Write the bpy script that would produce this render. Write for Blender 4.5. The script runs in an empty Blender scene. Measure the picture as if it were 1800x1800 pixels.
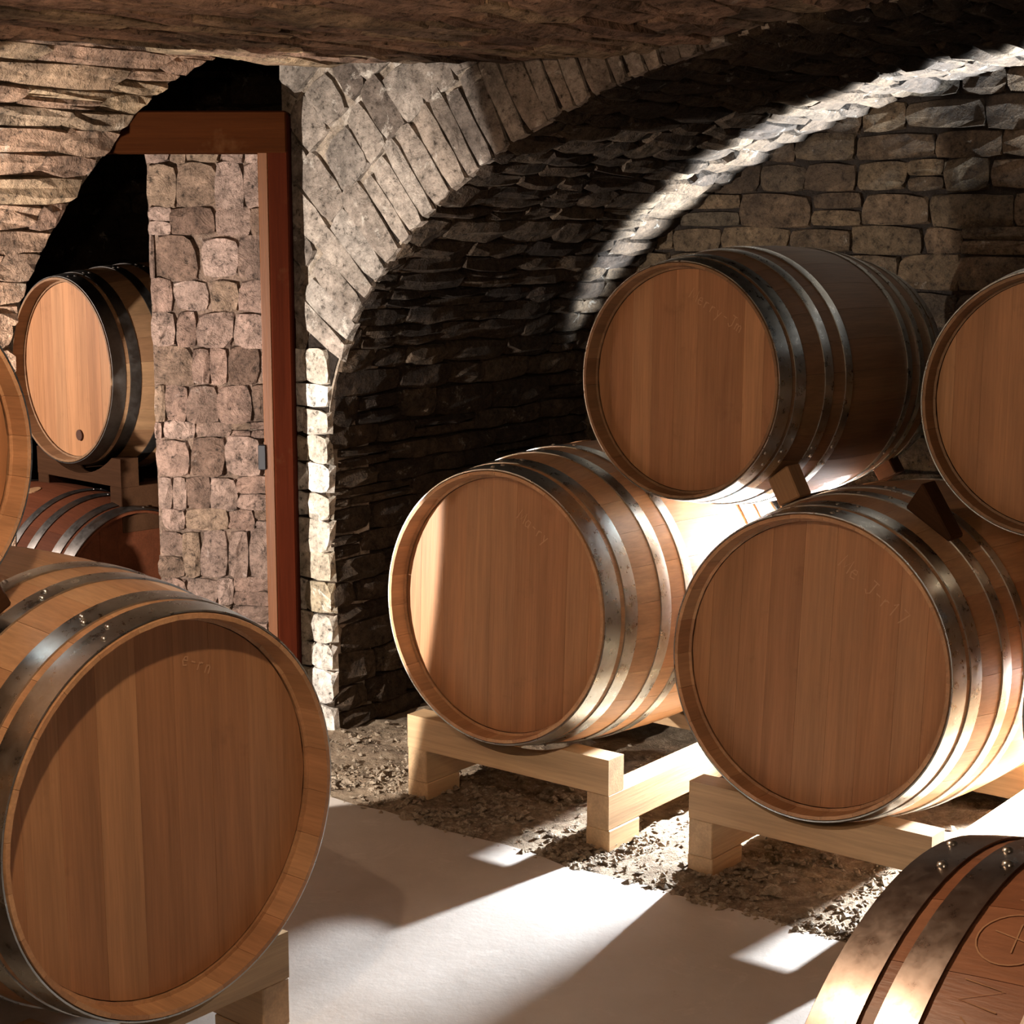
import bpy, math, random
from mathutils import Vector, Matrix, noise
R = math.radians
C = bpy.context.scene.collection
sc = bpy.context.scene

# ------------------------------------------------------------------ camera
EYE = 1.345
cd = bpy.data.cameras.new('camera'); cam = bpy.data.objects.new('camera', cd); C.objects.link(cam)
cd.sensor_width = 36; cd.lens = 60.0; cd.clip_start = 0.02
cam.location = (0, 0, EYE); cam.rotation_euler = (R(90 - 9.5), 0, 0)
sc.camera = cam
# ------------------------------------------------------------------ exposure and world
sc.view_settings.view_transform = 'Standard'; sc.view_settings.look = 'None'
sc.view_settings.gamma = 1; sc.view_settings.use_curve_mapping = False
sc.view_settings.exposure = 0.0
w = bpy.data.worlds.new('world'); sc.world = w; w.use_nodes = True
w.node_tree.nodes['Background'].inputs[0].default_value = (1.0, 0.80, 0.62, 1)
w.node_tree.nodes['Background'].inputs[1].default_value = 0.05

# frame of the right bay: s runs along the row of barrels, b runs back into the bay
YAW = R(38)
U = Vector((math.cos(YAW), -math.sin(YAW), 0)); N = Vector((math.sin(YAW), math.cos(YAW), 0))
O = Vector((-.047, 3.696, 0))
def sb(s, b, z=0.0): return O + U * s + N * b + Vector((0, 0, z))

# ------------------------------------------------------------------ lights
def lamp(name, kind, loc, energy, color, size=0.05, aim=None, spot=None, blend=.1):
    l = bpy.data.lights.new(name, kind); l.energy = energy; l.color = color
    if kind in ('POINT', 'SPOT'): l.shadow_soft_size = size
    if kind == 'AREA': l.size = size
    if kind == 'SPOT': l.spot_size = spot; l.spot_blend = blend
    o = bpy.data.objects.new(name, l); C.objects.link(o); o.location = loc
    if aim is not None: o.rotation_euler = (Vector(aim) - Vector(loc)).to_track_quat('-Z', 'Y').to_euler()
    return o
lamp('bay_floodlight', 'SPOT', sb(.382, .76, .44), 330, (.90, .95, 1.0), .018, aim=sb(.44, -1.0, .40), spot=R(124), blend=.4)
lamp('bay_floodlight', 'SPOT', sb(1.13, .75, .36), 380, (.92, .96, 1.0), .012, aim=sb(1.0, -1.0, -.75), spot=R(116), blend=.25)
lamp('bay_floodlight', 'SPOT', sb(.385, .93, .66), 130, (.97, .98, 1.0), .02, aim=sb(.37, .25, .76), spot=R(80), blend=.5)  # small extra spot added to brighten the gap between the stacked barrels
up = lamp('wall_washer', 'SPOT', sb(.98, 1.275, .25), 3600, (.84, .94, 1.0), .02, spot=R(134), blend=.35)
up.rotation_euler = Matrix((U, -N, -Vector((0, 0, 1)))).transposed().to_euler()
up.scale = (1, .062, 1)
lamp('side_floodlight', 'SPOT', (-1.45, 3.20, .66), 255, (1.0, .90, .80), .010, aim=(-1.45 + math.sin(R(5.5)), 3.20 + math.cos(R(5.5)), .66), spot=R(116), blend=.03)
lamp('inner_lamp', 'SPOT', (-2.3, 4.30, 1.15), 115, (1.0, .84, .75), .02, aim=(-1.15, 4.80, .72), spot=R(62), blend=.4)
lamp('ceiling_lamp', 'POINT', (-.46, 1.60, 1.58), 34, (1.0, .70, .46), .02)
lamp('ceiling_lamp', 'POINT', (.75, -.35, 1.45), 12, (1.0, .74, .52), .10)  # unseen fill added behind the camera to brighten barrel heads and vault

# ------------------------------------------------------------------ node helpers
def mat(name):
    m = bpy.data.materials.new(name); m.use_nodes = True
    nt = m.node_tree; b = nt.nodes['Principled BSDF']
    return m, nt, b
def nd(nt, t, **kw):
    n = nt.nodes.new(t)
    for k, v in kw.items():
        if k in n.inputs: n.inputs[k].default_value = v
        else: setattr(n, k, v)
    return n
def ramp(nt, fac, stops, interp='LINEAR'):
    r = nt.nodes.new('ShaderNodeValToRGB'); r.color_ramp.interpolation = interp
    e = r.color_ramp.elements
    if len(stops) == 1: stops = [(0, stops[0][1]), (1, stops[0][1])]
    while len(e) < len(stops): e.new(.5)
    for i, (p, c) in enumerate(stops):
        e[i].position = p; e[i].color = (*c, 1) if len(c) == 3 else c
    nt.links.new(fac, r.inputs[0]); return r.outputs[0]
def mix(nt, f, a, b, mode='MIX'):
    m = nt.nodes.new('ShaderNodeMix'); m.data_type = 'RGBA'; m.blend_type = mode
    for sock, v in ((m.inputs[0], f), (m.inputs[6], a), (m.inputs[7], b)):
        if hasattr(v, 'is_output'): nt.links.new(v, sock)
        else: sock.default_value = v if not isinstance(v, tuple) or len(v) == 4 else (*v, 1)
    return m.outputs[2]
def noise_tex(nt, vec, scale, detail=5, rough=.6, dist=0):
    n = nd(nt, 'ShaderNodeTexNoise', Scale=scale, Detail=detail, Roughness=rough, Distortion=dist)
    nt.links.new(vec, n.inputs['Vector']); return n.outputs['Fac']
def bump(nt, h, strength, dist, prev=None):
    b = nd(nt, 'ShaderNodeBump', Strength=strength, Distance=dist)
    nt.links.new(h, b.inputs['Height'])
    if prev is not None: nt.links.new(prev, b.inputs['Normal'])
    return b.outputs[0]

G3 = lambda g: (g, g, g)
def stone_mat(name, cols, pale, pale_lo, pale_hi, dark_amt, bumpy=1.0, pale_scale=9, rough=.85):
    m, nt, p = mat(name)
    oi = nt.nodes.new('ShaderNodeObjectInfo'); ge = nt.nodes.new('ShaderNodeNewGeometry')
    pos = ge.outputs['Position']
    n = len(cols)
    base = ramp(nt, oi.outputs['Random'], [(i / max(1, n - 1), c) for i, c in enumerate(cols)])
    big = noise_tex(nt, pos, 3.2, 4, .6)
    base = mix(nt, 1.0, base, ramp(nt, noise_tex(nt, pos, 30, 8, .8), [(.32, G3(.28)), (.5, G3(.9)), (.70, G3(1.6))]), 'MULTIPLY')
    base = mix(nt, ramp(nt, big, [(.48, G3(0)), (.66, G3(dark_amt))]), base, (.022, .016, .013))
    spot = noise_tex(nt, pos, pale_scale, 7, .75, .4)
    base = mix(nt, ramp(nt, spot, [(pale_lo, G3(0)), (pale_hi, G3(1))]), base, pale)
    # small dark pits
    pit = noise_tex(nt, pos, 60, 4, .7)
    base = mix(nt, ramp(nt, pit, [(.30, G3(.8)), (.42, G3(0))]), base, (.02, .014, .01))
    nt.links.new(base, p.inputs['Base Color']); p.inputs['Roughness'].default_value = rough
    p.inputs['Specular IOR Level'].default_value = .2
    v = nd(nt, 'ShaderNodeTexVoronoi', Scale=26.0); v.feature = 'F1'; nt.links.new(pos, v.inputs['Vector'])
    b1 = bump(nt, noise_tex(nt, pos, 16, 7, .72, .8), .9 * bumpy, .045)
    b2 = bump(nt, noise_tex(nt, pos, 70, 5, .7), .7 * bumpy, .012, b1)
    b3 = bump(nt, v.outputs['Distance'], .35 * bumpy, .02, b2)
    nt.links.new(b3, p.inputs['Normal'])
    return m
M_pale = stone_mat('pale_stone', [(.25, .205, .17), (.36, .31, .265), (.15, .12, .10), (.38, .34, .30), (.30, .245, .20)], (.58, .54, .48), .58, .70, .55, .55, 11)
M_pier = stone_mat('limewashed_stone', [(.56, .53, .48), (.68, .65, .60), (.36, .30, .21), (.64, .60, .55)], (.80, .77, .72), .56, .66, .3, .5, 9)
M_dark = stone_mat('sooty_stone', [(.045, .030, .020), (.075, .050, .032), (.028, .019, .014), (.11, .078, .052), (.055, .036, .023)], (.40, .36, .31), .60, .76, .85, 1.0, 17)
M_back = stone_mat('coursed_stone', [(.11, .078, .048), (.18, .125, .075), (.065, .045, .030), (.15, .10, .062), (.10, .08, .056)], (.38, .34, .29), .64, .78, .7, .9, 12)
M_ceil = stone_mat('vault_stone', [(.36, .22, .15), (.43, .28, .19), (.25, .155, .11), (.47, .34, .21), (.32, .23, .165)], (.55, .47, .38), .62, .74, .75, .9, 10)
M_pill = stone_mat('pink_rubble_stone', [(.32, .21, .165), (.24, .155, .12), (.40, .285, .235), (.15, .095, .07), (.29, .20, .14)], (.52, .42, .37), .62, .76, .35, .8, 14)
M_mort = stone_mat('old_mortar', [(.20, .155, .12)], (.4, .36, .30), .60, .75, .6, .8, 12)
M_mortpink = stone_mat('pink_mortar', [(.24, .165, .125), (.20, .135, .10)], (.42, .34, .28), .62, .76, .4, .8, 14)
M_mortpale = stone_mat('pale_mortar', [(.36, .30, .24), (.31, .255, .20)], (.56, .51, .45), .52, .68, .3, .6, 12)
M_mortdark = stone_mat('sooty_unlit_mortar', [(.030, .022, .017)], (.12, .10, .085), .66, .80, .7, .9, 14)

def wood_mat(name, cols, grain='Z', rough=.5, mottled=0.0, bscale=1.0, contrast=1.0, spec=.35):
    m, nt, p = mat(name)
    oi = nt.nodes.new('ShaderNodeObjectInfo'); tc = nt.nodes.new('ShaderNodeTexCoord')
    off = nd(nt, 'ShaderNodeVectorMath', operation='SCALE'); off.inputs[0].default_value = (37., 51., 23.)
    nt.links.new(oi.outputs['Random'], off.inputs['Scale'])
    add = nd(nt, 'ShaderNodeVectorMath', operation='ADD')
    nt.links.new(tc.outputs['Object'], add.inputs[0]); nt.links.new(off.outputs[0], add.inputs[1])
    mp = nt.nodes.new('ShaderNodeMapping')
    s = {'X': (.04, 1, 1), 'Y': (1, .04, 1), 'Z': (1, 1, .04)}[grain]
    mp.inputs['Scale'].default_value = s; nt.links.new(add.outputs[0], mp.inputs['Vector'])
    v = mp.outputs[0]
    n = len(cols)
    base = ramp(nt, oi.outputs['Random'], [(i / max(1, n - 1), c) for i, c in enumerate(cols)])
    base = mix(nt, 1.0, base, ramp(nt, noise_tex(nt, v, 190, 4, .6), [(.3, G3(1 - .16 * contrast)), (.7, G3(1 + .10 * contrast))]), 'MULTIPLY')
    base = mix(nt, 1.0, base, ramp(nt, noise_tex(nt, v, 28, 3, .5, .3), [(.3, G3(1 - .18 * contrast)), (.7, G3(1 + .12 * contrast))]), 'MULTIPLY')
    if mottled:
        base = mix(nt, ramp(nt, noise_tex(nt, add.outputs[0], 9, 5, .65), [(.60, G3(0)), (.75, G3(mottled))]), base, (.07, .03, .012))
    nt.links.new(base, p.inputs['Base Color']); p.inputs['Roughness'].default_value = rough
    p.inputs['Specular IOR Level'].default_value = spec
    nt.links.new(bump(nt, noise_tex(nt, v, 260, 3, .5), .18 * bscale, .002), p.inputs['Normal'])
    return m
M_head = wood_mat('oak_head', [(.37, .175, .078), (.43, .215, .10), (.35, .165, .075), (.40, .20, .095), (.46, .245, .118)], 'Z', .48, .30)
M_stave = wood_mat('oak_stave', [(.47, .26, .13), (.56, .33, .175), (.42, .22, .11), (.52, .29, .15)], 'Y', .42, .0)
M_agedshadedstave = wood_mat('aged_shaded_oak_stave', [(.22, .125, .062), (.27, .155, .08), (.19, .10, .05)], 'Y', .5)  # aged oak on stacked barrels; on the doorway barrel paints its shaded flank
M_redstave = wood_mat('reddish_oak_stave', [(.30, .125, .065), (.35, .155, .08), (.27, .11, .055)], 'Y', .42)
M_beam = wood_mat('sawn_pine', [(.46, .30, .16), (.50, .34, .19)], 'X', .6, .0)
M_rail = wood_mat('sawn_pine_rail', [(.50, .34, .19), (.46, .30, .165)], 'Y', .6, .0)
M_door = wood_mat('varnished_red_wood', [(.036, .0065, .0022), (.030, .0055, .002)], 'Z', .8, .3, spec=.02)
M_lint = wood_mat('varnished_lintel_wood', [(.028, .0075, .0018)], 'X', .8, .4, spec=.02)
M_chock = wood_mat('oak_chock', [(.34, .20, .10), (.25, .13, .06)], 'Z', .6, .2)

def simple(name, col, rough=.5, metal=0.0):
    m, nt, p = mat(name); p.inputs['Base Color'].default_value = (*col, 1)
    p.inputs['Roughness'].default_value = rough; p.inputs['Metallic'].default_value = metal
    return m, nt, p
def steel(name, c1, c2, rough):
    m, nt, p = simple(name, c1, rough, 1.0)
    tc = nt.nodes.new('ShaderNodeTexCoord'); v = tc.outputs['Object']
    nt.links.new(mix(nt, ramp(nt, noise_tex(nt, v, 14, 6, .7), [(.42, G3(0)), (.7, G3(1))]), c1, c2), p.inputs['Base Color'])
    nt.links.new(ramp(nt, noise_tex(nt, v, 45, 5, .7), [(.3, G3(rough - .06)), (.7, G3(rough + .14))]), p.inputs['Roughness'])
    return m
M_steel = steel('galvanised_steel', (.58, .61, .60), (.40, .41, .39), .28)
M_rivet = steel('rivet_steel', (.66, .64, .60), (.5, .48, .44), .28)
M_iron = steel('brown_iron', (.34, .29, .265), (.22, .18, .155), .30)
M_shadedhoop = steel('shaded_hoop_iron', (.16, .15, .14), (.09, .08, .07), .42)  # hoop metal darkened to paint shade on the barrels beyond the doorway
M_shadedstave = wood_mat('shaded_red_oak', [(.11, .034, .015), (.09, .028, .012)], 'Y', .7, spec=.1)  # red oak darkened: the ground barrel's shade is put into its colour
M_darktimber = wood_mat('dark_timber', [(.055, .026, .013)], 'X', .8, spec=.04)  # darker timber for the doorway rack and some wedges
M_chalk = simple('chalk', (.50, .29, .16), .9)[0]
M_chalk2 = simple('worn_ink', (.44, .24, .13), .9)[0]
M_black = simple('black_metal', (.015, .015, .018), .5, .4)[0]
M_hole = simple('stained_bung', (.07, .025, .012), .8)[0]

def floor_mat():
    m, nt, p = mat('worn_concrete')
    ge = nt.nodes.new('ShaderNodeNewGeometry'); pos = ge.outputs['Position']
    base = ramp(nt, noise_tex(nt, pos, 2.3, 5, .6), [(.3, (.365, .325, .29)), (.7, (.475, .445, .415))])
    base = mix(nt, ramp(nt, noise_tex(nt, pos, 30, 6, .75), [(.62, G3(0)), (.78, G3(.5))]), base, (.22, .17, .13))
    base = mix(nt, ramp(nt, noise_tex(nt, pos, 7, 6, .7, .6), [(.58, G3(0)), (.72, G3(.45))]), base, (.60, .57, .53))
    nt.links.new(base, p.inputs['Base Color']); p.inputs['Roughness'].default_value = .62
    b1 = bump(nt, noise_tex(nt, pos, 6, 5, .6), .25, .01)
    nt.links.new(bump(nt, noise_tex(nt, pos, 55, 5, .7), .25, .003, b1), p.inputs['Normal'])
    return m
M_floor = floor_mat()
def dirt_mat(name, c1, c2, c3):
    m, nt, p = mat(name)
    ge = nt.nodes.new('ShaderNodeNewGeometry'); pos = ge.outputs['Position']
    base = ramp(nt, noise_tex(nt, pos, 26, 7, .75), [(.32, c1), (.55, c2), (.72, c3)])
    nt.links.new(base, p.inputs['Base Color']); p.inputs['Roughness'].default_value = .95
    b1 = bump(nt, noise_tex(nt, pos, 22, 6, .7), .9, .03)
    nt.links.new(bump(nt, noise_tex(nt, pos, 85, 5, .75), .9, .010, b1), p.inputs['Normal'])
    return m
M_dirt = dirt_mat('loose_earth', (.12, .08, .05), (.30, .225, .15), (.46, .38, .28))
M_peb = dirt_mat('limestone_gravel', (.20, .15, .10), (.42, .34, .25), (.60, .54, .45))

# ------------------------------------------------------------------ mesh helpers
def mesh_obj(name, verts, faces, m, parent=None, smooth=False, angle=40, recentre=False):
    verts = [Vector(v) for v in verts]
    c = Vector((0, 0, 0))
    if recentre:
        for v in verts: c += v
        c /= len(verts); verts = [v - c for v in verts]
    me = bpy.data.meshes.new(name); me.from_pydata([tuple(v) for v in verts], [], faces)
    if m: me.materials.append(m)
    if smooth:
        me.polygons.foreach_set('use_smooth', [True] * len(me.polygons)); me.set_sharp_from_angle(angle=R(angle))
    o = bpy.data.objects.new(name, me); o.location = c; C.objects.link(o)
    if parent: o.parent = parent
    return o
def part(name, me, parent, loc=(0, 0, 0), rot=(0, 0, 0)):
    o = bpy.data.objects.new(name, me); C.objects.link(o); o.parent = parent
    o.location = loc; o.rotation_euler = rot; return o
def thing(name, label, cat, loc=(0, 0, 0), rot=(0, 0, 0), scale=1.0, group=None):
    o = bpy.data.objects.new(name, None); C.objects.link(o); o.empty_display_size = .1
    o.location = loc; o.rotation_euler = rot; o.scale = (scale,) * 3
    o['label'] = label; o['category'] = cat
    if group: o['group'] = group
    return o
def as_mesh(verts, faces, m, name, smooth=False, angle=40):
    me = bpy.data.meshes.new(name); me.from_pydata([tuple(v) for v in verts], [], faces); me.materials.append(m)
    if smooth:
        me.polygons.foreach_set('use_smooth', [True] * len(me.polygons)); me.set_sharp_from_angle(angle=R(angle))
    return me
def box_vf(x0, x1, y0, y1, z0, z1, bev=0.0, V=None, F=None):
    V = [] if V is None else V; F = [] if F is None else F; k = len(V)
    if bev <= 0:
        V += [(x, y, z) for z in (z0, z1) for y in (y0, y1) for x in (x0, x1)]
        F += [tuple(k + i for i in f) for f in ((0, 2, 3, 1), (4, 5, 7, 6), (0, 1, 5, 4), (2, 6, 7, 3), (0, 4, 6, 2), (1, 3, 7, 5))]
        return V, F
    import bmesh
    bm = bmesh.new(); bmesh.ops.create_cube(bm, size=1)
    for v in bm.verts:
        v.co = Vector(((x0 + x1) / 2 + v.co.x * (x1 - x0), (y0 + y1) / 2 + v.co.y * (y1 - y0), (z0 + z1) / 2 + v.co.z * (z1 - z0)))
    bmesh.ops.bevel(bm, geom=bm.edges[:], offset=bev, segments=1, affect='EDGES')
    bm.verts.index_update()
    V += [tuple(v.co) for v in bm.verts]; F += [tuple(k + v.index for v in f.verts) for f in bm.faces]
    bm.free(); return V, F

rng = random.Random(7)
def px(P):
    c, s = math.cos(R(9.5)), math.sin(R(9.5))
    x, y, z = P[0], P[1], P[2] - EYE
    d = c * y - s * z
    if d < .05: return (-9999, -9999, d)
    return (900 + 3000 * x / d, 900 + 3000 * (-s * y - c * z) / d, d)

def stone_vf(S, a0, a1, b0, b1, proud, nx=3, ny=3, gap=.0018, clamp=None, tilt=.35, flat=0.0):
    """one rough stone on surface S(a,b,h): bulged front grid with skirts running back into the mortar"""
    da, db = a1 - a0, b1 - b0
    j = lambda k: rng.uniform(-k, k)
    q = .09 * min(da, db)
    cor = [[(a0 + gap + j(q), b0 + gap + j(q)), (a1 - gap + j(q), b0 + gap + j(q))],
           [(a0 + gap + j(q), b1 - gap + j(q)), (a1 - gap + j(q), b1 - gap + j(q))]]
    tx, ty = j(tilt), j(tilt)
    V = []; idx = {}
    for jy in range(ny + 1):
        for ix in range(nx + 1):
            u, v = ix / nx, jy / ny
            lo = [cor[0][0][k] * (1 - u) + cor[0][1][k] * u for k in (0, 1)]
            hi = [cor[1][0][k] * (1 - u) + cor[1][1][k] * u for k in (0, 1)]
            a = lo[0] * (1 - v) + hi[0] * v; b = lo[1] * (1 - v) + hi[1] * v
            edge = (ix in (0, nx)) + (jy in (0, ny))
            if edge == 2:      # round the corners
                a += (.5 - u) * .16 * min(da, db); b += (.5 - v) * .16 * min(da, db)
            if 0 < ix < nx: a += j(.10 * da)
            if 0 < jy < ny: b += j(.10 * db)
            h = proud * ((.35, .12, 0)[edge] * 0 + (1.0 if edge == 0 else .62 + .3 * flat if edge == 1 else .45 + .4 * flat) + j(.30) + tx * (u - .5) + ty * (v - .5))
            if clamp: a, b = clamp(a, b)
            idx[ix, jy] = len(V); V.append(S(a, b, h))
    ring = [(i, 0) for i in range(nx)] + [(nx, i) for i in range(ny)] + [(nx - i, ny) for i in range(nx)] + [(0, ny - i) for i in range(ny)]
    F = [(idx[i, k], idx[i + 1, k], idx[i + 1, k + 1], idx[i, k + 1]) for k in range(ny) for i in range(nx)]
    back = []
    for r_ in ring:
        u, v = r_[0] / nx, r_[1] / ny
        a = (cor[0][0][0] * (1 - u) + cor[0][1][0] * u) * (1 - v) + (cor[1][0][0] * (1 - u) + cor[1][1][0] * u) * v
        b = (cor[0][0][1] * (1 - u) + cor[0][1][1] * u) * (1 - v) + (cor[1][0][1] * (1 - u) + cor[1][1][1] * u) * v
        if clamp: a, b = clamp(a, b)
        back.append(len(V)); V.append(S(a, b, -.012))
    L = len(ring)
    for i in range(L):
        F.append((idx[ring[i]], back[i], back[(i + 1) % L], idx[ring[(i + 1) % L]]))
    return V, F

def lay_stones(parent, S, A0, A1, B0, B1, la, hb, m, proud, keep=None, cap=300, clamp=None, name='stone', nx=3, ny=3, gap=.0018, wob=0.0, margin=260, tilt=.35, flat=0.0):
    """courses along a, stacked along b; stones nearest the camera are objects, the rest one 'stuff' part"""
    L = []
    b = B0
    while b < B1 - .01:
        h = rng.uniform(*hb)
        if b + h > B1: h = B1 - b
        a = A0 - rng.uniform(0, la[1])
        while a < A1:
            l = rng.uniform(*la)
            a0, a1 = max(a, A0), min(a + l, A1)
            if a1 - a0 > .35 * la[0]:
                bb0, bb1 = b, b + h
                if rng.random() < .12 and h > .04:      # split stone of a rubble course
                    L.append((a0, a1, b, b + h * .5)); bb0 = b + h * .5
                L.append((a0, a1, bb0, bb1))
            a += l
        b += h
    out = []
    for q in L:
        mid = S((q[0] + q[1]) / 2, (q[2] + q[3]) / 2, 0)
        if keep and not keep((q[0] + q[1]) / 2, (q[2] + q[3]) / 2): continue
        x, y, d = px(mid)
        seen = -margin < x < 1800 + margin and -margin < y < 1800 + margin and d > 0
        out.append((0 if seen and 0 <= x <= 1800 and 0 <= y <= 1800 else 1 if seen else 2, d, q))
    out.sort(key=lambda t: (t[0], t[1]))
    SV, SF = [], []; n = 0
    for k, d, q in out:
        if k == 2: continue
        pr = proud * rng.uniform(.6, 1.4)
        V, F = stone_vf(S, *q, pr, nx, ny, gap, clamp, tilt, flat)
        if n < cap and k == 0:
            mesh_obj(name, V, F, m, parent, recentre=True); n += 1
        else:
            o = len(SV); SV += V; SF += [tuple(i + o for i in f) for f in F]
    if SV:
        o = mesh_obj(name + '_remainder', SV, SF, m, parent); o['kind'] = 'stuff'
    return n

def surf_base(name, S, A0, A1, B0, B1, na, nb, m, h=-.004, back=-.12):
    """mortar backing: a noisy sheet with thickness"""
    V, F = [], []
    for layer in (h, back):
        for i in range(na + 1):
            for k in range(nb + 1):
                a, b = A0 + (A1 - A0) * i / na, B0 + (B1 - B0) * k / nb
                e = 0 if layer == back else rng.uniform(-.004, .004)
                V.append(S(a, b, layer + e))
    w_ = nb + 1; K = (na + 1) * w_
    for i in range(na):
        for k in range(nb):
            q = (i * w_ + k, (i + 1) * w_ + k, (i + 1) * w_ + k + 1, i * w_ + k + 1)
            F.append(q); F.append(tuple(K + x for x in reversed(q)))
    for i in range(na):
        for k in (0, nb): F.append((i * w_ + k, i * w_ + k + K, (i + 1) * w_ + k + K, (i + 1) * w_ + k))
    for k in range(nb):
        for i in (0, na): F.append((i * w_ + k, i * w_ + k + 1, i * w_ + k + 1 + K, i * w_ + k + K))
    o = mesh_obj(name, V, F, m); o['kind'] = 'structure'
    return o

class Poly:
    """polyline with arc length, evaluated with an inward normal in its own plane"""
    def __init__(self, pts):
        self.p = [Vector(q) for q in pts]; self.l = [0]
        for a, b in zip(self.p, self.p[1:]): self.l.append(self.l[-1] + (b - a).length)
        self.L = self.l[-1]
    def at(self, t):
        t = min(max(t, 0), self.L)
        for i in range(len(self.p) - 1):
            if t <= self.l[i + 1] or i == len(self.p) - 2:
                f = (t - self.l[i]) / max(1e-9, self.l[i + 1] - self.l[i]); return self.p[i].lerp(self.p[i + 1], f)
    def tan(self, t, e=.05):
        return (self.at(t + e) - self.at(t - e)).normalized()

# ------------------------------------------------------------------ bay 1: vault (intrados) of the right bay
EA, EH, ES, EZ = 1.75, 1.03, .96, .76
def ell(s): 
    q = 1 - ((s - ES) / EA) ** 2
    return EZ + EH * math.sqrt(max(0, q))
prof = [(ES - EA, 0), (ES - EA, .38), (ES - EA, EZ)]
for i in range(1, 49):
    a = math.pi - math.pi * i / 48; prof.append((ES + EA * math.cos(a), EZ + EH * math.sin(a)))
prof += [(ES + EA, 0)]
bayp = Poly([(s, z, 0) for s, z in prof])
B_FRONT, B_BACK = .30, 1.47
def S_bay(a, t, h):            # a = depth b, t = arc length
    q = bayp.at(t); tn = bayp.tan(t); nrm = Vector((tn.y, -tn.x, 0))      # towards the inside
    q = q + nrm * h
    return sb(q.x, a, q.y)
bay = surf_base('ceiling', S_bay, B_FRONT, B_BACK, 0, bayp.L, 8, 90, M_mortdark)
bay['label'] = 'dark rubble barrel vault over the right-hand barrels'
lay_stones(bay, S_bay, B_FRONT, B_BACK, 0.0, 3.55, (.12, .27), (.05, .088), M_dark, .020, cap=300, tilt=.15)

# back wall of bay 1
def S_back(a, z, h): return sb(a, 1.46 - h, z)
bw = surf_base('wall_back', S_back, -.85, 2.75, 0, 1.86, 24, 12, M_mortdark)
lay_stones(bw, S_back, -.80, 1.9, .42, 1.80, (.10, .24), (.062, .10), M_back, .014, keep=lambda a, z: z < ell(a) + .05)

# ------------------------------------------------------------------ front wall of bay 1 (pier + voussoirs), plane b = .30
def S_face(s, z, h): return sb(s, B_FRONT - h, z)
V, F = [], []
sl = [-.93] + [ES - EA] + [ES - EA + .012 * i for i in range(1, 30)] + [-.42 + .08 * i for i in range(40)]
top = lambda s: 1.775 if s < -.2 else 1.76 + .06 * min(1, (s + .2))
cols = []
for s in sl:
    z0 = 0 if s < ES - EA + 1e-6 else ell(s) - .004
    cols.append((s, z0 if s > ES - EA + 1e-6 else 0))
cols = [(s, z) for s, z in cols]
cols.insert(2, (ES - EA + .0005, EZ))
for bb in (B_FRONT + .004, B_FRONT + .16):
    for s, z in cols:
        V += [sb(s, bb, z), sb(s, bb, 1.98)]
K = 2 * len(cols)
for i in range(len(cols) - 1):
    q = (2 * i, 2 * i + 2, 2 * i + 3, 2 * i + 1); F.append(q); F.append(tuple(K + x for x in reversed(q)))
    F.append((2 * i, 2 * i + K, 2 * i + 2 + K, 2 * i + 2))
F.append((0, 1, 1 + K, K))
wf = mesh_obj('wall_middle', V, F, M_mortpale); wf['kind'] = 'structure'
# pier blocks
z = .0
while z < 1.02:
    h = rng.uniform(.066, .098)
    if rng.random() < .5:
        mesh_obj('stone', *stone_vf(S_face, -.93, -.772, z, z + h, .012, 4, 3, .001, None, .2, .7), M_pier, wf, recentre=True)
    else:
        k = rng.uniform(-.87, -.84)
        mesh_obj('stone', *stone_vf(S_face, -.93, k, z, z + h, .011, 2, 3, .001, None, .2, .7), M_pier, wf, recentre=True)
        mesh_obj('stone', *stone_vf(S_face, k, -.772, z, z + h, .012, 3, 3, .001, None, .2, .7), M_pier, wf, recentre=True)
    z += h
# voussoirs in rings that follow the intrados
ring0 = 0
for i, l in enumerate(bayp.l):
    if bayp.p[i].y >= 1.0: ring0 = l; break
def S_ring(t, r_, h):
    q = bayp.at(t); tn = bayp.tan(t, .08); nrm = Vector((-tn.y, tn.x, 0))
    nrm = (nrm + Vector((-.25, .35, 0))).normalized()
    q = q + nrm * r_
    qx = max(q.x, -.925 + .0); qy = min(q.y, 1.775)
    return sb(qx, B_FRONT - h, qy)
def in_face(t, r_, m_=0):
    q = bayp.at(t); tn = bayp.tan(t, .08); nrm = (Vector((-tn.y, tn.x, 0)) + Vector((-.25, .35, 0))).normalized()
    q = q + nrm * r_
    return -.915 < q.x and q.y < 1.755 and q.x < .5
for r0, r1, wl in ((-.012, .20, (.040, .075)), (.20, .36, (.06, .12)), (.36, .50, (.06, .12)), (.50, .66, (.08, .14)), (.66, .84, (.10, .16))):
    t = ring0 - (.35 if r0 > .3 else .02)
    while t < ring0 + 1.35:
        wdt = rng.uniform(*wl); rr = r1 + rng.uniform(-.03, .03) * (r0 < .6)
        if in_face(t + wdt / 2, (r0 + rr) / 2) or in_face(t + wdt / 2, r0 + .02):
            mesh_obj('voussoir' if r0 < 0 else 'stone', *stone_vf(S_ring, t, t + wdt, r0, rr, .010, 2, 4, .0012, None, .3, .6), M_pale, wf, recentre=True)
        t += wdt

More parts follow.
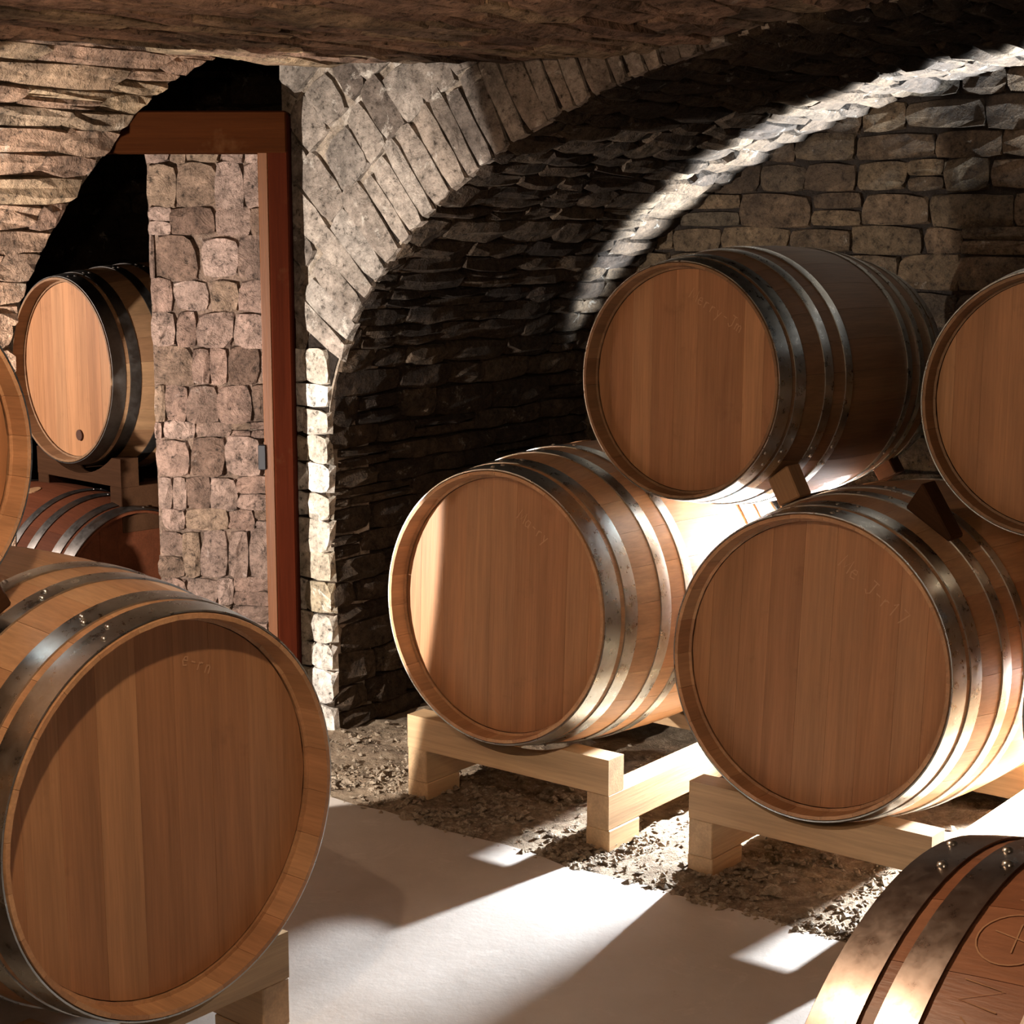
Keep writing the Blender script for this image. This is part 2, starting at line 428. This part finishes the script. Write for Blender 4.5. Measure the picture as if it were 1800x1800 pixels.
# ------------------------------------------------------------------ main vault: extruded towards the camera along -N
edge = [(-1.225, 4.132, 0), (-1.225, 4.132, .5), (-1.222, 4.134, .9), (-1.218, 4.135, 1.044), (-1.197, 4.144, 1.153), (-1.166, 4.158, 1.248), (-1.121, 4.178, 1.325),
        (-1.047, 4.209, 1.451), (-.982, 4.238, 1.54), (-.922, 4.263, 1.623), (-.837, 4.30, 1.70), (-.77, 4.329, 1.752), (-.704, 4.358, 1.783), (-.638, 4.386, 1.775),
        (-.536, 4.44, 1.762)]
for s_, z_ in ((-.7, 1.757), (-.5, 1.752), (-.3, 1.742), (-.1, 1.730), (.1, 1.724), (.3, 1.736), (.6, 1.780), (.96, 1.806), (1.4, 1.825), (2.0, 1.84), (2.8, 1.85), (3.4, 1.85), (3.6, 1.5), (3.65, 0)):
    q = sb(s_, .295, z_); edge.append(tuple(q))
mp_ = Poly(edge)
def S_main(k, t, h):          # k = distance towards the camera
    q = mp_.at(t); tn = mp_.tan(t, .06); nrm = tn.cross(N); nrm.normalize()
    if nrm.z > 0 or (abs(nrm.z) < .2 and nrm.dot(Vector((1, -.3, 0))) < 0 and t < 2): nrm = -nrm
    return q - N * k + nrm * h
mv = surf_base('ceiling', S_main, -.01, 4.6, 0, mp_.L, 24, 70, M_mort, h=-.003, back=-.10)
mv['label'] = 'rough stone vault over the aisle'
lay_stones(mv, S_main, 0.0, 2.0, .45, 4.4, (.16, .42), (.050, .095), M_ceil, .017, cap=300, margin=700, tilt=.25, flat=.75, gap=.001)
wz = mesh_obj('wall_rear', *box_vf(-4.5, 4.5, -2.3, -2.2, 0, 2.1), M_mort); wz['kind'] = 'structure'

# ------------------------------------------------------------------ pillar beyond the door, second bay
Xl, Xr, Yp = -.972, -.60, 4.63
def S_pil(x, z, h): return Vector((x, Yp - h, z))
V, F = [], []
plan = [(-.975, 4.634), (-.56, 4.634), (-.50, 5.6), (-.28, 5.9), (-.10, 6.1), (-.02, 6.2)]
plan = [(-.972, 4.634), (-.56, 4.634), (-.45, 5.2), (-.55, 5.13)]
for z in (0, 1.60):
    for x, y in plan: V.append((x, y, z))
n = len(plan)
F = [tuple(reversed(range(n))), tuple(range(n, 2 * n))] + [(i, (i + 1) % n, n + (i + 1) % n, n + i) for i in range(n)]
pl = mesh_obj('wall_pillar', V, F, M_mortpink); pl['kind'] = 'structure'
lay_stones(pl, S_pil, Xl, Xr, .0, 1.62, (.035, .12), (.040, .13), M_pill, .013, nx=3, ny=3, gap=.0005, tilt=.6, flat=.7)

def S_far(x, z, h): return Vector((x, 6.05 - h, z))
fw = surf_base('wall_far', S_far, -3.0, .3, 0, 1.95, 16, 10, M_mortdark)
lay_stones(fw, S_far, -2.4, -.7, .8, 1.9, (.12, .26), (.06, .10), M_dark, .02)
o = mesh_obj('ceiling', *box_vf(-3.2, .8, 4.1, 6.3, 1.96, 2.06), M_mortdark); o['kind'] = 'structure'; o['label'] = 'ceiling beyond the doorway, blackened to look unlit'  # black mortar colour stands in for the unlit space above the lintel
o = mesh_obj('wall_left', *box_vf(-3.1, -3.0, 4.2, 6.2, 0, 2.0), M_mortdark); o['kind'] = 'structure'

# ------------------------------------------------------------------ door frame
dr = mesh_obj('door_1', *box_vf(-.618, -.566, 4.40, 4.50, 0, 1.625, .004), M_door); dr['kind'] = 'structure'
mesh_obj('lintel', *box_vf(-1.30, -.568, 4.395, 4.49, 1.528, 1.632, .004), M_lint, dr)
mesh_obj('jamb', *box_vf(-.644, -.619, 4.405, 4.48, 0, 1.53, .002), wood_mat('lit_jamb_wood', [(.11, .038, .011)], 'Z', .5), dr)  # paler wood paints the strip of light along the post's inner edge
mesh_obj('strike_plate', *box_vf(-.660, -.640, 4.398, 4.41, .72, .785, .002), M_black, dr)

# ------------------------------------------------------------------ floor and loose earth
V, F = [], []
na = 90
fr = []
for i in range(na + 1):
    s = -4.0 + 8.0 * i / na
    e = -.07 + .02 * noise.noise(Vector((s * 5, 0, 0))) + .012 * noise.noise(Vector((s * 21, 3, 0)))
    V += [sb(s, -8.2, 0), sb(s, e, 0), sb(s, e, -.05)]
for i in range(na):
    F += [(3 * i, 3 * i + 3, 3 * i + 4, 3 * i + 1), (3 * i + 1, 3 * i + 4, 3 * i + 5, 3 * i + 2)]
fl = mesh_obj('floor', V, F, M_floor); fl['kind'] = 'structure'
V, F = [], []
ns, nb = 170, 70
def dz(s, b):
    v = Vector((s * 7, b * 7, 1.3)); f_ = min(1, max(0, (b + .09) / .12))
    return -.004 + f_ * (.006 + .018 * noise.noise(v) + .014 * noise.noise(v * 3.1) + .008 * noise.noise(v * 8))
for i in range(ns + 1):
    for k in range(nb + 1):
        s = -3.2 + 6.0 * i / ns; b = -.10 + 2.6 * (k / nb) ** 1.2
        V.append(sb(s, b, dz(s, b)))
for i in range(ns):
    for k in range(nb):
        a = i * (nb + 1) + k; F.append((a, a + nb + 1, a + nb + 2, a + 1))
dt = mesh_obj('floor', V, F, M_dirt, smooth=True, angle=80); dt['kind'] = 'structure'; dt['label'] = 'bare earth strip under the barrels'
V, F = [], []
OCT = [(1, 0, 0), (0, 1, 0), (-1, 0, 0), (0, -1, 0), (0, 0, 1), (0, 0, -1)]
OF = [(0, 1, 4), (1, 2, 4), (2, 3, 4), (3, 0, 4), (1, 0, 5), (2, 1, 5), (3, 2, 5), (0, 3, 5)]
for i in range(7000):
    s = rng.uniform(-1.0, 1.5); b = -.085 + abs(rng.gauss(0, .28))
    if s < -.75 and b > .25: continue
    if noise.noise(Vector((s * 6, b * 6, 9))) < -.12 and rng.random() < .8: continue
    r_ = rng.choice((.0025, .003, .004, .005, .008)) * (1 + .5 * rng.random())
    if rng.random() < .02: r_ *= 1.7
    rot = Matrix.Rotation(rng.uniform(0, 6.3), 3, 'Z') @ Matrix.Rotation(rng.uniform(-.6, .6), 3, 'X')
    c = sb(s, b, max(dz(s, b), -.002) + r_ * .25); k = len(V)
    for q in OCT:
        v = rot @ Vector((q[0] * r_ * rng.uniform(.7, 1.4), q[1] * r_ * rng.uniform(.6, 1.1), q[2] * r_ * rng.uniform(.4, .8))); V.append(c + v)
    F += [tuple(k + x for x in f) for f in OF]
gv = mesh_obj('gravel', V, F, M_peb); gv['kind'] = 'stuff'; gv['category'] = 'gravel'
gv['label'] = 'pale limestone gravel strewn on the bare earth strip under the barrel racks'

# ------------------------------------------------------------------ barrel (built at full size: head radius .305, bilge .35, length .88; local +Y runs back)
RB, RH, LB = .350, .305, .88
CZ = RB
def rad(y): return RB - (RB - RH) * (2 * y / LB) ** 2
NST = 26
def make_barrel_meshes():
    D = {}
    # stave: spans 360/NST degrees, centred at the top
    V, F = [], []
    half = math.pi / NST - .0009
    ys = [-LB / 2 + LB * i / 14 for i in range(15)]
    rows = []
    TH = .024
    for i, y in enumerate(ys):
        ro = rad(y); row = []
        ri = ro - TH
        if i in (0, 14): ro2, ri2 = ro - .0015, ro - .0085    # narrow end face
        else: ro2, ri2 = ro, ri
        for k in range(4):
            a = -half + 2 * half * k / 3
            row.append(len(V)); V.append((ro2 * math.sin(a), y, ro2 * math.cos(a)))
        for k in range(3):
            a = half - half * k
            row.append(len(V)); V.append((ri2 * math.sin(a), y, ri2 * math.cos(a)))
        rows.append(row)
    # chamfer row just inside each end
    def extra(y, ro, ri):
        row = []
        for k in range(4):
            a = -half + 2 * half * k / 3; row.append(len(V)); V.append((ro * math.sin(a), y, ro * math.cos(a)))
        for k in range(3):
            a = half - half * k; row.append(len(V)); V.append((ri * math.sin(a), y, ri * math.cos(a)))
        return row
    e = [(.040, .0185), (.041, .0245), (.0475, .0245), (.0485, .0205)]     # depth, thickness: chamfer, croze groove
    fr = [extra(-LB / 2 + d, rad(-LB / 2 + d), rad(-LB / 2 + d) - t) for d, t in e]
    bk = [extra(LB / 2 - d, rad(LB / 2 - d), rad(LB / 2 - d) - t) for d, t in reversed(e)]
    seq = [rows[0]] + fr + rows[1:14] + bk + [rows[14]]
    for a, b in zip(seq, seq[1:]):
        for k in range(7): F.append((a[k], a[(k + 1) % 7], b[(k + 1) % 7], b[k]))
    F.append(tuple(reversed(rows[0]))); F.append(tuple(rows[14]))
    D['stave'] = as_mesh([(x, y, z) for x, y, z in V], F, M_stave, 'stave', True, 30)
    # head boards
    RI = RH - .0205 + .003
    ed = [-RI, -.245, -.178, -.112, -.040, .030, .098, .172, .232, RI]
    D['boards'] = []
    for i in range(len(ed) - 1):
        x0, x1 = ed[i] + .0002, ed[i + 1] - .0002
        V, F = [], []; n = 8
        for k in range(n + 1):
            x = x0 + (x1 - x0) * k / n
            zz = math.sqrt(max(RI * RI - x * x, 1e-7))
            yf = -LB / 2 + .046 + (i % 3) * .00015
            V += [(x, yf, -zz), (x, yf, zz), (x, yf + .02, zz), (x, yf + .02, -zz)]
        for k in range(n):
            a, b = 4 * k, 4 * k + 4
            for q in range(4): F.append((a + q, b + q, b + (q + 1) % 4, a + (q + 1) % 4))
        F += [(0, 1, 2, 3), (4 * n + 3, 4 * n + 2, 4 * n + 1, 4 * n)]
        D['boards'].append(as_mesh(V, F, M_head, 'head_board'))
    V = []; n = 48
    for y in (LB / 2 - .056, LB / 2 - .036):
        for k in range(n): V.append((RI * math.sin(2 * math.pi * k / n), y, RI * math.cos(2 * math.pi * k / n)))
    F = [tuple(range(n)), tuple(reversed(range(n, 2 * n)))] + [(k, n + k, n + (k + 1) % n, (k + 1) % n) for k in range(n)]
    D['rear'] = as_mesh(V, F, M_head, 'rear_head')
    # hoops
    def hoop(y0, y1, m):
        V, F = [], []; n = 96
        for k in range(n):
            a = 2 * math.pi * k / n
            for (y, e_) in ((y0, .0), (y0, .0028), ((y0 + y1) / 2, .0033), (y1, .0028), (y1, .0)):
                r_ = rad(y) + e_ + .0002; V.append((r_ * math.sin(a), y, r_ * math.cos(a)))
        for k in range(n):
            for q in range(4):
                a, b = 5 * k, 5 * ((k + 1) % n); F.append((a + q, b + q, b + q + 1, a + q + 1))
        return as_mesh(V, F, m, 'hoop', True, 50)
    H = [(.003, .047), (.062, .098), (.175, .208), (.262, .292)]
    D['hoops'] = []; D['iron_hoops'] = []; D['hy'] = []
    for a, b in H:
        for (p, q) in ((-LB / 2 + a, -LB / 2 + b), (LB / 2 - b, LB / 2 - a)):
            D['hoops'].append(hoop(p, q, M_steel)); D['iron_hoops'].append(hoop(p, q, M_iron)); D['hy'].append((p, q))
    # rivet (flattened dome)
    V, F = [], []; n = 8
    for (r_, z_) in ((.0052, 0), (.0045, .0024), (.0025, .0038)):
        for k in range(n): V.append((r_ * math.cos(2 * math.pi * k / n), r_ * math.sin(2 * math.pi * k / n), z_))
    V.append((0, 0, .0043))
    for l in range(2):
        for k in range(n): F.append((l * n + k, l * n + (k + 1) % n, (l + 1) * n + (k + 1) % n, (l + 1) * n + k))
    for k in range(n): F.append((2 * n + k, 2 * n + (k + 1) % n, 3 * n))
    D['rivet'] = as_mesh(V, F, M_rivet, 'rivet', True, 70)
    # bung on the belly
    V, F = [], []; n = 16
    for (r_, z_) in ((.028, 0), (.027, .0035), (.024, .004)):
        for k in range(n): V.append((r_ * math.cos(2 * math.pi * k / n), r_ * math.sin(2 * math.pi * k / n), z_))
    for l in range(2):
        for k in range(n): F.append((l * n + k, l * n + (k + 1) % n, (l + 1) * n + (k + 1) % n, (l + 1) * n + k))
    F.append(tuple(range(2 * n, 3 * n)))
    D['bung'] = as_mesh(V, F, M_chock, 'bung')
    return D
BM = make_barrel_meshes()

def ribbon(strokes, wd, m, name, place):
    """flat drawn strokes: place(x, y, lift) -> local point"""
    V, F = [], []
    for st in strokes:
        pts = [Vector((x, y)) for x, y in st]
        L_, R_ = [], []
        for i, p in enumerate(pts):
            d = (pts[min(i + 1, len(pts) - 1)] - pts[max(i - 1, 0)])
            d = d.normalized() if d.length > 1e-9 else Vector((1, 0)); q = Vector((-d.y, d.x)) * wd / 2
            L_.append(len(V)); V.append(place(*(p + q))); R_.append(len(V)); V.append(place(*(p - q)))
        for i in range(len(pts) - 1): F.append((L_[i], R_[i], R_[i + 1], L_[i + 1]))
    return as_mesh(V, F, m, name)
# a faint hand-written line in chalk: strokes in units of letter height
SC = {'M': [[(0, 0), (.1, 1), (.4, .2), (.7, 1), (.8, 0)]], 'e': [[(0, .35), (.4, .4), (.3, .65), (.1, .6), (0, .3), (.15, 0), (.45, .1)]],
      'r': [[(.05, .6), (.05, 0)], [(.05, .4), (.2, .6), (.38, .58)]], 'J': [[(.1, 1), (.6, 1)], [(.4, 1), (.4, .15), (.2, -.05), (0, .15)]],
      '-': [[(.05, .45), (.4, .45)]], '1': [[(.0, .7), (.2, 1), (.2, 0)]], '7': [[(0, 1), (.5, 1), (.2, 0)]], 'y': [[(0, .6), (.2, .1)], [(.42, .6), (.05, -.4)]],
      'n': [[(.05, .6), (.05, 0)], [(.05, .4), (.2, .6), (.35, .5), (.38, 0)]], 'm': [[(.05, .6), (.05, 0)], [(.05, .4), (.18, .6), (.3, .5), (.3, 0)], [(.3, .4), (.45, .6), (.58, .5), (.6, 0)]], 'a': [[(.4, .6), (.1, .6), (0, .3), (.1, 0), (.35, .1), (.4, .6), (.42, 0)]],
      ' ': []}
def scribble(text, size):
    out = []; x = 0
    for ch in text:
        for st in SC[ch]: out.append([(x + p[0] * size, p[1] * size) for p in st])
        x += size * (.72 if ch != 'M' else 1.0)
    return out
def head_note(text, x0, z0, ang, size):
    ca, sa = math.cos(ang), math.sin(ang)
    return ribbon(scribble(text, size), .0024, M_chalk, 'chalk_writing',
                  lambda x, y: (x0 + x * ca - y * sa, -LB / 2 + .0452, z0 + x * sa + y * ca))

def barrel(front, yaw, tilt, scale, label, group, iron=False, note=None, roll=0.0, rivet_at=0.15, plug=False, dark=0):
    """front = centre of the front rim circle; the axis runs back along yaw"""
    M = Matrix.Rotation(-yaw, 3, 'Z') @ Matrix.Rotation(tilt, 3, 'X')
    base = Vector(front) + M @ Vector((0, LB / 2 * scale, -CZ * scale))
    t = thing('barrel', label, 'barrel', base, (tilt, 0, -yaw), scale, group)
    up = (0, 0, CZ)
    for i in range(NST): part('stave', BM['stave'], t, up, (0, 2 * math.pi * (i + .5) / NST + roll, 0))
    for me in BM['boards']: part('head_board', me, t, up)
    part('rear_head', BM['rear'], t, up)
    for me, (p, q) in zip(BM['iron_hoops' if iron else 'hoops'], BM['hy']):
        h = part('hoop', me, t, up)
        if iron: h['label'] = 'brown-stained steel hoop'
        for dy in (.3, .7):
            y = p + (q - p) * dy; a = rivet_at + (.10 if dy > .5 else 0) + rng.uniform(-.06, .06); r_ = rad(y) + .003
            part('rivet', BM['rivet'], h, (r_ * math.sin(a), y, r_ * math.cos(a)), (0, a, 0))
    a = -.25
    part('bung', BM['bung'], t, (RB * math.sin(a) * .995, 0, CZ + RB * math.cos(a) * .995), (0, a, 0))
    if note: part('chalk_writing', note, t, up)['label'] = 'faint pale hand-written scrawl'
    if plug:
        V, F = [], []; n = 14
        for y in (-LB / 2 + .040, -LB / 2 + .050):
            for k in range(n): V.append((.018 * math.cos(6.2832 * k / n), y, .018 * math.sin(6.2832 * k / n)))
        F = [tuple(range(n)), tuple(reversed(range(n, 2 * n)))] + [(k, n + k, n + (k + 1) % n, (k + 1) % n) for k in range(n)]
        o = part('tap_plug', as_mesh(V, F, M_hole, 'tap_plug'), t, (.035, 0, CZ - .215)); o['label'] = 'dark-stained plug'
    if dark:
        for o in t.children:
            m_ = M_shadedhoop if o.name.startswith('hoop') else (M_shadedstave if (dark == 2 or not o.name.startswith('head_board')) and o.name.split('.')[0] in ('stave', 'head_board') else None)
            if o.name.startswith('stave') and dark == 1: m_ = M_agedshadedstave
            if dark == 3: m_ = M_agedshadedstave if o.name.startswith('stave') else None
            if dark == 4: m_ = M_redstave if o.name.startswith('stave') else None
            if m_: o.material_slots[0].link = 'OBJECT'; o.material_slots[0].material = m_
    return t

def rack(front, yaw, zc, scale, label, group=None, hw=.29, z0=0.0, extra=0.0, dy=0.0, rf=None, drop=.03):
    """timber cradle under a barrel. front = centre of rim circle (xy), zc = barrel axis height"""
    t = thing('barrel_rack', label, 'rack', (front[0] + math.sin(yaw) * dy, front[1] + math.cos(yaw) * dy, z0), (0, 0, -yaw), 1.0, group)
    rot = t
    R0 = RB * scale - .004; zc = zc - z0
    T1, T2, T3 = .045, .125, .205
    L = LB * scale
    def beam(y0, R0, zc, T2, zmin):
        y1 = y0 + .058; V, F = [], []
        xs = [-hw, hw]; n = 16
        cut = zc - T3; hwc = math.sqrt(max(R0 * R0 - cut * cut, 0)) if cut < R0 else 0
        hwc = min(hwc, hw - .02)
        xx = [-hw] + [-hwc + 2 * hwc * i / n for i in range(n + 1)] + [hw]
        for x in xx:
            zt = T3 if abs(x) >= hwc - 1e-6 else zc - math.sqrt(R0 * R0 - x * x)
            zt = max(min(zt, T3), zmin)
            V += [(x, y0, T2), (x, y0, zt), (x, y1, zt), (x, y1, T2)]
        m_ = len(xx)
        for i in range(m_ - 1):
            a, b = 4 * i, 4 * i + 4
            for q in range(4): F.append((a + q, b + q, b + (q + 1) % 4, a + (q + 1) % 4))
        F += [(0, 1, 2, 3), (4 * m_ - 1, 4 * m_ - 2, 4 * m_ - 3, 4 * m_ - 4)]
        me = as_mesh(V, F, M_beam, 'cross_beam'); part('cross_beam', me, t)
    beam(.045, rf or R0, zc, T2, T2 + .012); beam(L - .11, RH * scale + .022, zc - drop, .055, .068)
    for s in (-1, 1):
        x0, x1 = sorted((s * hw, s * (hw - .058)))
        part('rail', as_mesh(*box_vf(x0, x1, .045, L - .05 + extra, T1, T2, .002), M_rail, 'rail'), t)
        for y0 in (.046, L - .17):
            part('foot_block', as_mesh(*box_vf(x0 - .002, x1 + .002, y0, y0 + .12, -.004, T1, .002), M_rail, 'foot_block'), t)
    return t

YA = R(-50)
UA = Vector((math.cos(YA), -math.sin(YA), 0)); NA = Vector((math.sin(YA), math.cos(YA), 0))   # across / back of the left-hand barrels
fb = (-.047, 3.696, .511); fc = (.579, 3.279, .484)
fe = (.579 + .752 * U.x, 3.279 + .752 * U.y, .484)
sm = .25 / .305
LOW = 'barrels on racks in the right-hand bay'; TOP = 'barrels stacked on top in the right-hand bay'
barrel(fb, YAW, R(-2.7), 1, 'racked oak barrel nearest the dark vault wall, pale strip of light on its head', LOW, note=head_note('Ma-ry', .03, .200, -.55, .026), rivet_at=-.1)
barrel(fc, YAW, R(-4.0), 1, 'large racked oak barrel with shaded brown head, bright light behind its belly', LOW, note=head_note('Me J-r17', .035, .205, -.62, .030), rivet_at=.05, roll=.06)
barrel(fe, YAW, R(-3.0), 1, 'oak barrel on a rack past the right edge of the photo', LOW)
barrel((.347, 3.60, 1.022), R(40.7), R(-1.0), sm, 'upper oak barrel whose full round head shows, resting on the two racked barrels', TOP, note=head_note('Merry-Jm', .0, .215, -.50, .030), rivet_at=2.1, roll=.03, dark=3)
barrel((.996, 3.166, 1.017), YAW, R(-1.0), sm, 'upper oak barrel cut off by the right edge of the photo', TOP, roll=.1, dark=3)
rack(fb, YAW, .511, 1, 'pale timber rack under the barrel nearest the dark vault wall, lit at its left end', 'timber racks in the right-hand bay')
rack((fc[0] + U.x * .02, fc[1] + U.y * .02), YAW, .484, 1, 'timber rack under the large shaded barrel, its left block knotty and dark', 'timber racks in the right-hand bay', hw=.27, dy=-.065, rf=.318, drop=.055)
rack(fe, YAW, .484, 1, 'timber rack at the right edge under the last barrel of the row', 'timber racks in the right-hand bay')

fa = (-.49, 2.43, .480)
barrel(fa, YA, R(-.6), 1, 'big foreground oak barrel at left with a curved shadow under its rim', 'barrels on the left', note=head_note('e-rn', .045, .215, -.45, .022), rivet_at=-.35, roll=.02)
f0 = Vector(fa) - UA * .77
barrel(f0, YA, 0, 1, 'lower oak barrel beyond the left edge of the photo beside the big foreground one', 'barrels on the left')
barrel((-.846, 2.226, 1.038), YA, 0, sm, 'upper left oak barrel cut off by the photo edge, only its rim showing', 'barrels on the left', roll=.07)
rack(fa, YA, .480, 1, 'dark timber rack under the big foreground barrel at left', 'timber racks on the left', hw=.245, drop=.01)
rack(f0, YA, .480, 1, 'timber rack beyond the left edge of the photo', 'timber racks on the left', hw=.225)

ff = (.371, 1.451, .491)
tF = barrel(Vector(ff) - NA * 0, R(130), 0, 1, 'barrel in the bottom right corner seen from its side, with wide brown-stained hoops', 'barrels in the foreground', iron=True, rivet_at=.0, roll=.05, dark=4)
def on_belly(x, y, a0=0.0, y0=-.303):
    a = a0 + x / .34; r_ = rad(y0 + y) + .0006
    return (r_ * math.sin(a), y0 + y, r_ * math.cos(a))
STAMP_A = .40
ring = [(.030 * math.cos(t * .262), .030 * math.sin(t * .262)) for t in range(25)]
ring2 = [(.008 * math.cos(t * .524) + .012, .008 * math.sin(t * .524) - .052) for t in range(13)]
marks = [ring, [(-.018, 0), (.016, .004)], [(-.006, -.018), (.004, .020)], ring2, [(.05, -.02), (.055, .015), (.07, -.018), (.075, .016)], [(.085, -.01), (.10, .012), (.11, -.012)], [(-.06, .01), (-.05, -.015), (-.04, .012)]]
o = part('chalk_stamp', ribbon(marks, .0014, M_chalk2, 'chalk_stamp', lambda x, y: on_belly(x, y, STAMP_A)), tF, (0, 0, CZ)); o['label'] = 'faint pale round stamp and scrawl'
rack(ff, R(130), .491, 1, 'timber rack under the barrel in the bottom right corner', 'timber racks in the foreground', hw=.25, drop=0)

# barrels seen through the doorway
fg = (-1.28, 4.83, .943); sg = .262 / .305
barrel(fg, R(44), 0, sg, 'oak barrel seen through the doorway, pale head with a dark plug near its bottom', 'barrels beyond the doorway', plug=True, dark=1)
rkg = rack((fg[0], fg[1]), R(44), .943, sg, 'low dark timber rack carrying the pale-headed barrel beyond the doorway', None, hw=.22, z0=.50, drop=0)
for o in rkg.children: o.material_slots[0].link = 'OBJECT'; o.material_slots[0].material = M_darktimber
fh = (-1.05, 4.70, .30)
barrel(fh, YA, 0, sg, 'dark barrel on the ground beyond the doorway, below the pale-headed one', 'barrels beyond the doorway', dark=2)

# ------------------------------------------------------------------ chocks wedged between upper and lower barrels
def chock(p, rz, sx, sy, sz, label, ry=0.0, thin=.75, m=M_chock):
    """wedge: full height at -x, thin * height at +x"""
    import bmesh
    bm = bmesh.new(); bmesh.ops.create_cube(bm, size=1)
    for v in bm.verts:
        z = (v.co.z + .5) * sz * (1 if v.co.x < 0 else thin)
        v.co = Vector((v.co.x * sx, v.co.y * sy, z))
    bmesh.ops.bevel(bm, geom=bm.edges[:], offset=.003, segments=1, affect='EDGES')
    me = bpy.data.meshes.new('wooden_wedge'); bm.to_mesh(me); bm.free(); me.materials.append(m)
    o = bpy.data.objects.new('wooden_wedge', me); C.objects.link(o); o.location = p; o.rotation_euler = (0, ry, rz)
    o['label'] = label; o['category'] = 'wedge'; o['group'] = 'wooden wedges between stacked barrels'
chock(sb(.604, .27, .778), -YAW, .055, .055, .062, 'small wooden wedge lit warm beside the full-headed upper barrel', -.48, 1.15)
chock(sb(.570, .80, .765), -YAW, .05, .05, .050, 'small dark wooden wedge under the rear end of the full-headed upper barrel', -.55, 1.2, M_darktimber)
chock(sb(.935, .22, .772), -YAW, .11, .06, .062, 'dark wooden wedge under the upper barrel at the right edge', .56, .15, M_darktimber)
chock(Vector((-.846, 2.226, .79)) + UA * .20 + NA * .06, -YA, .06, .06, .06, 'dark wooden wedge at the left edge under the upper left barrel', -.5, 1.0, M_darktimber)
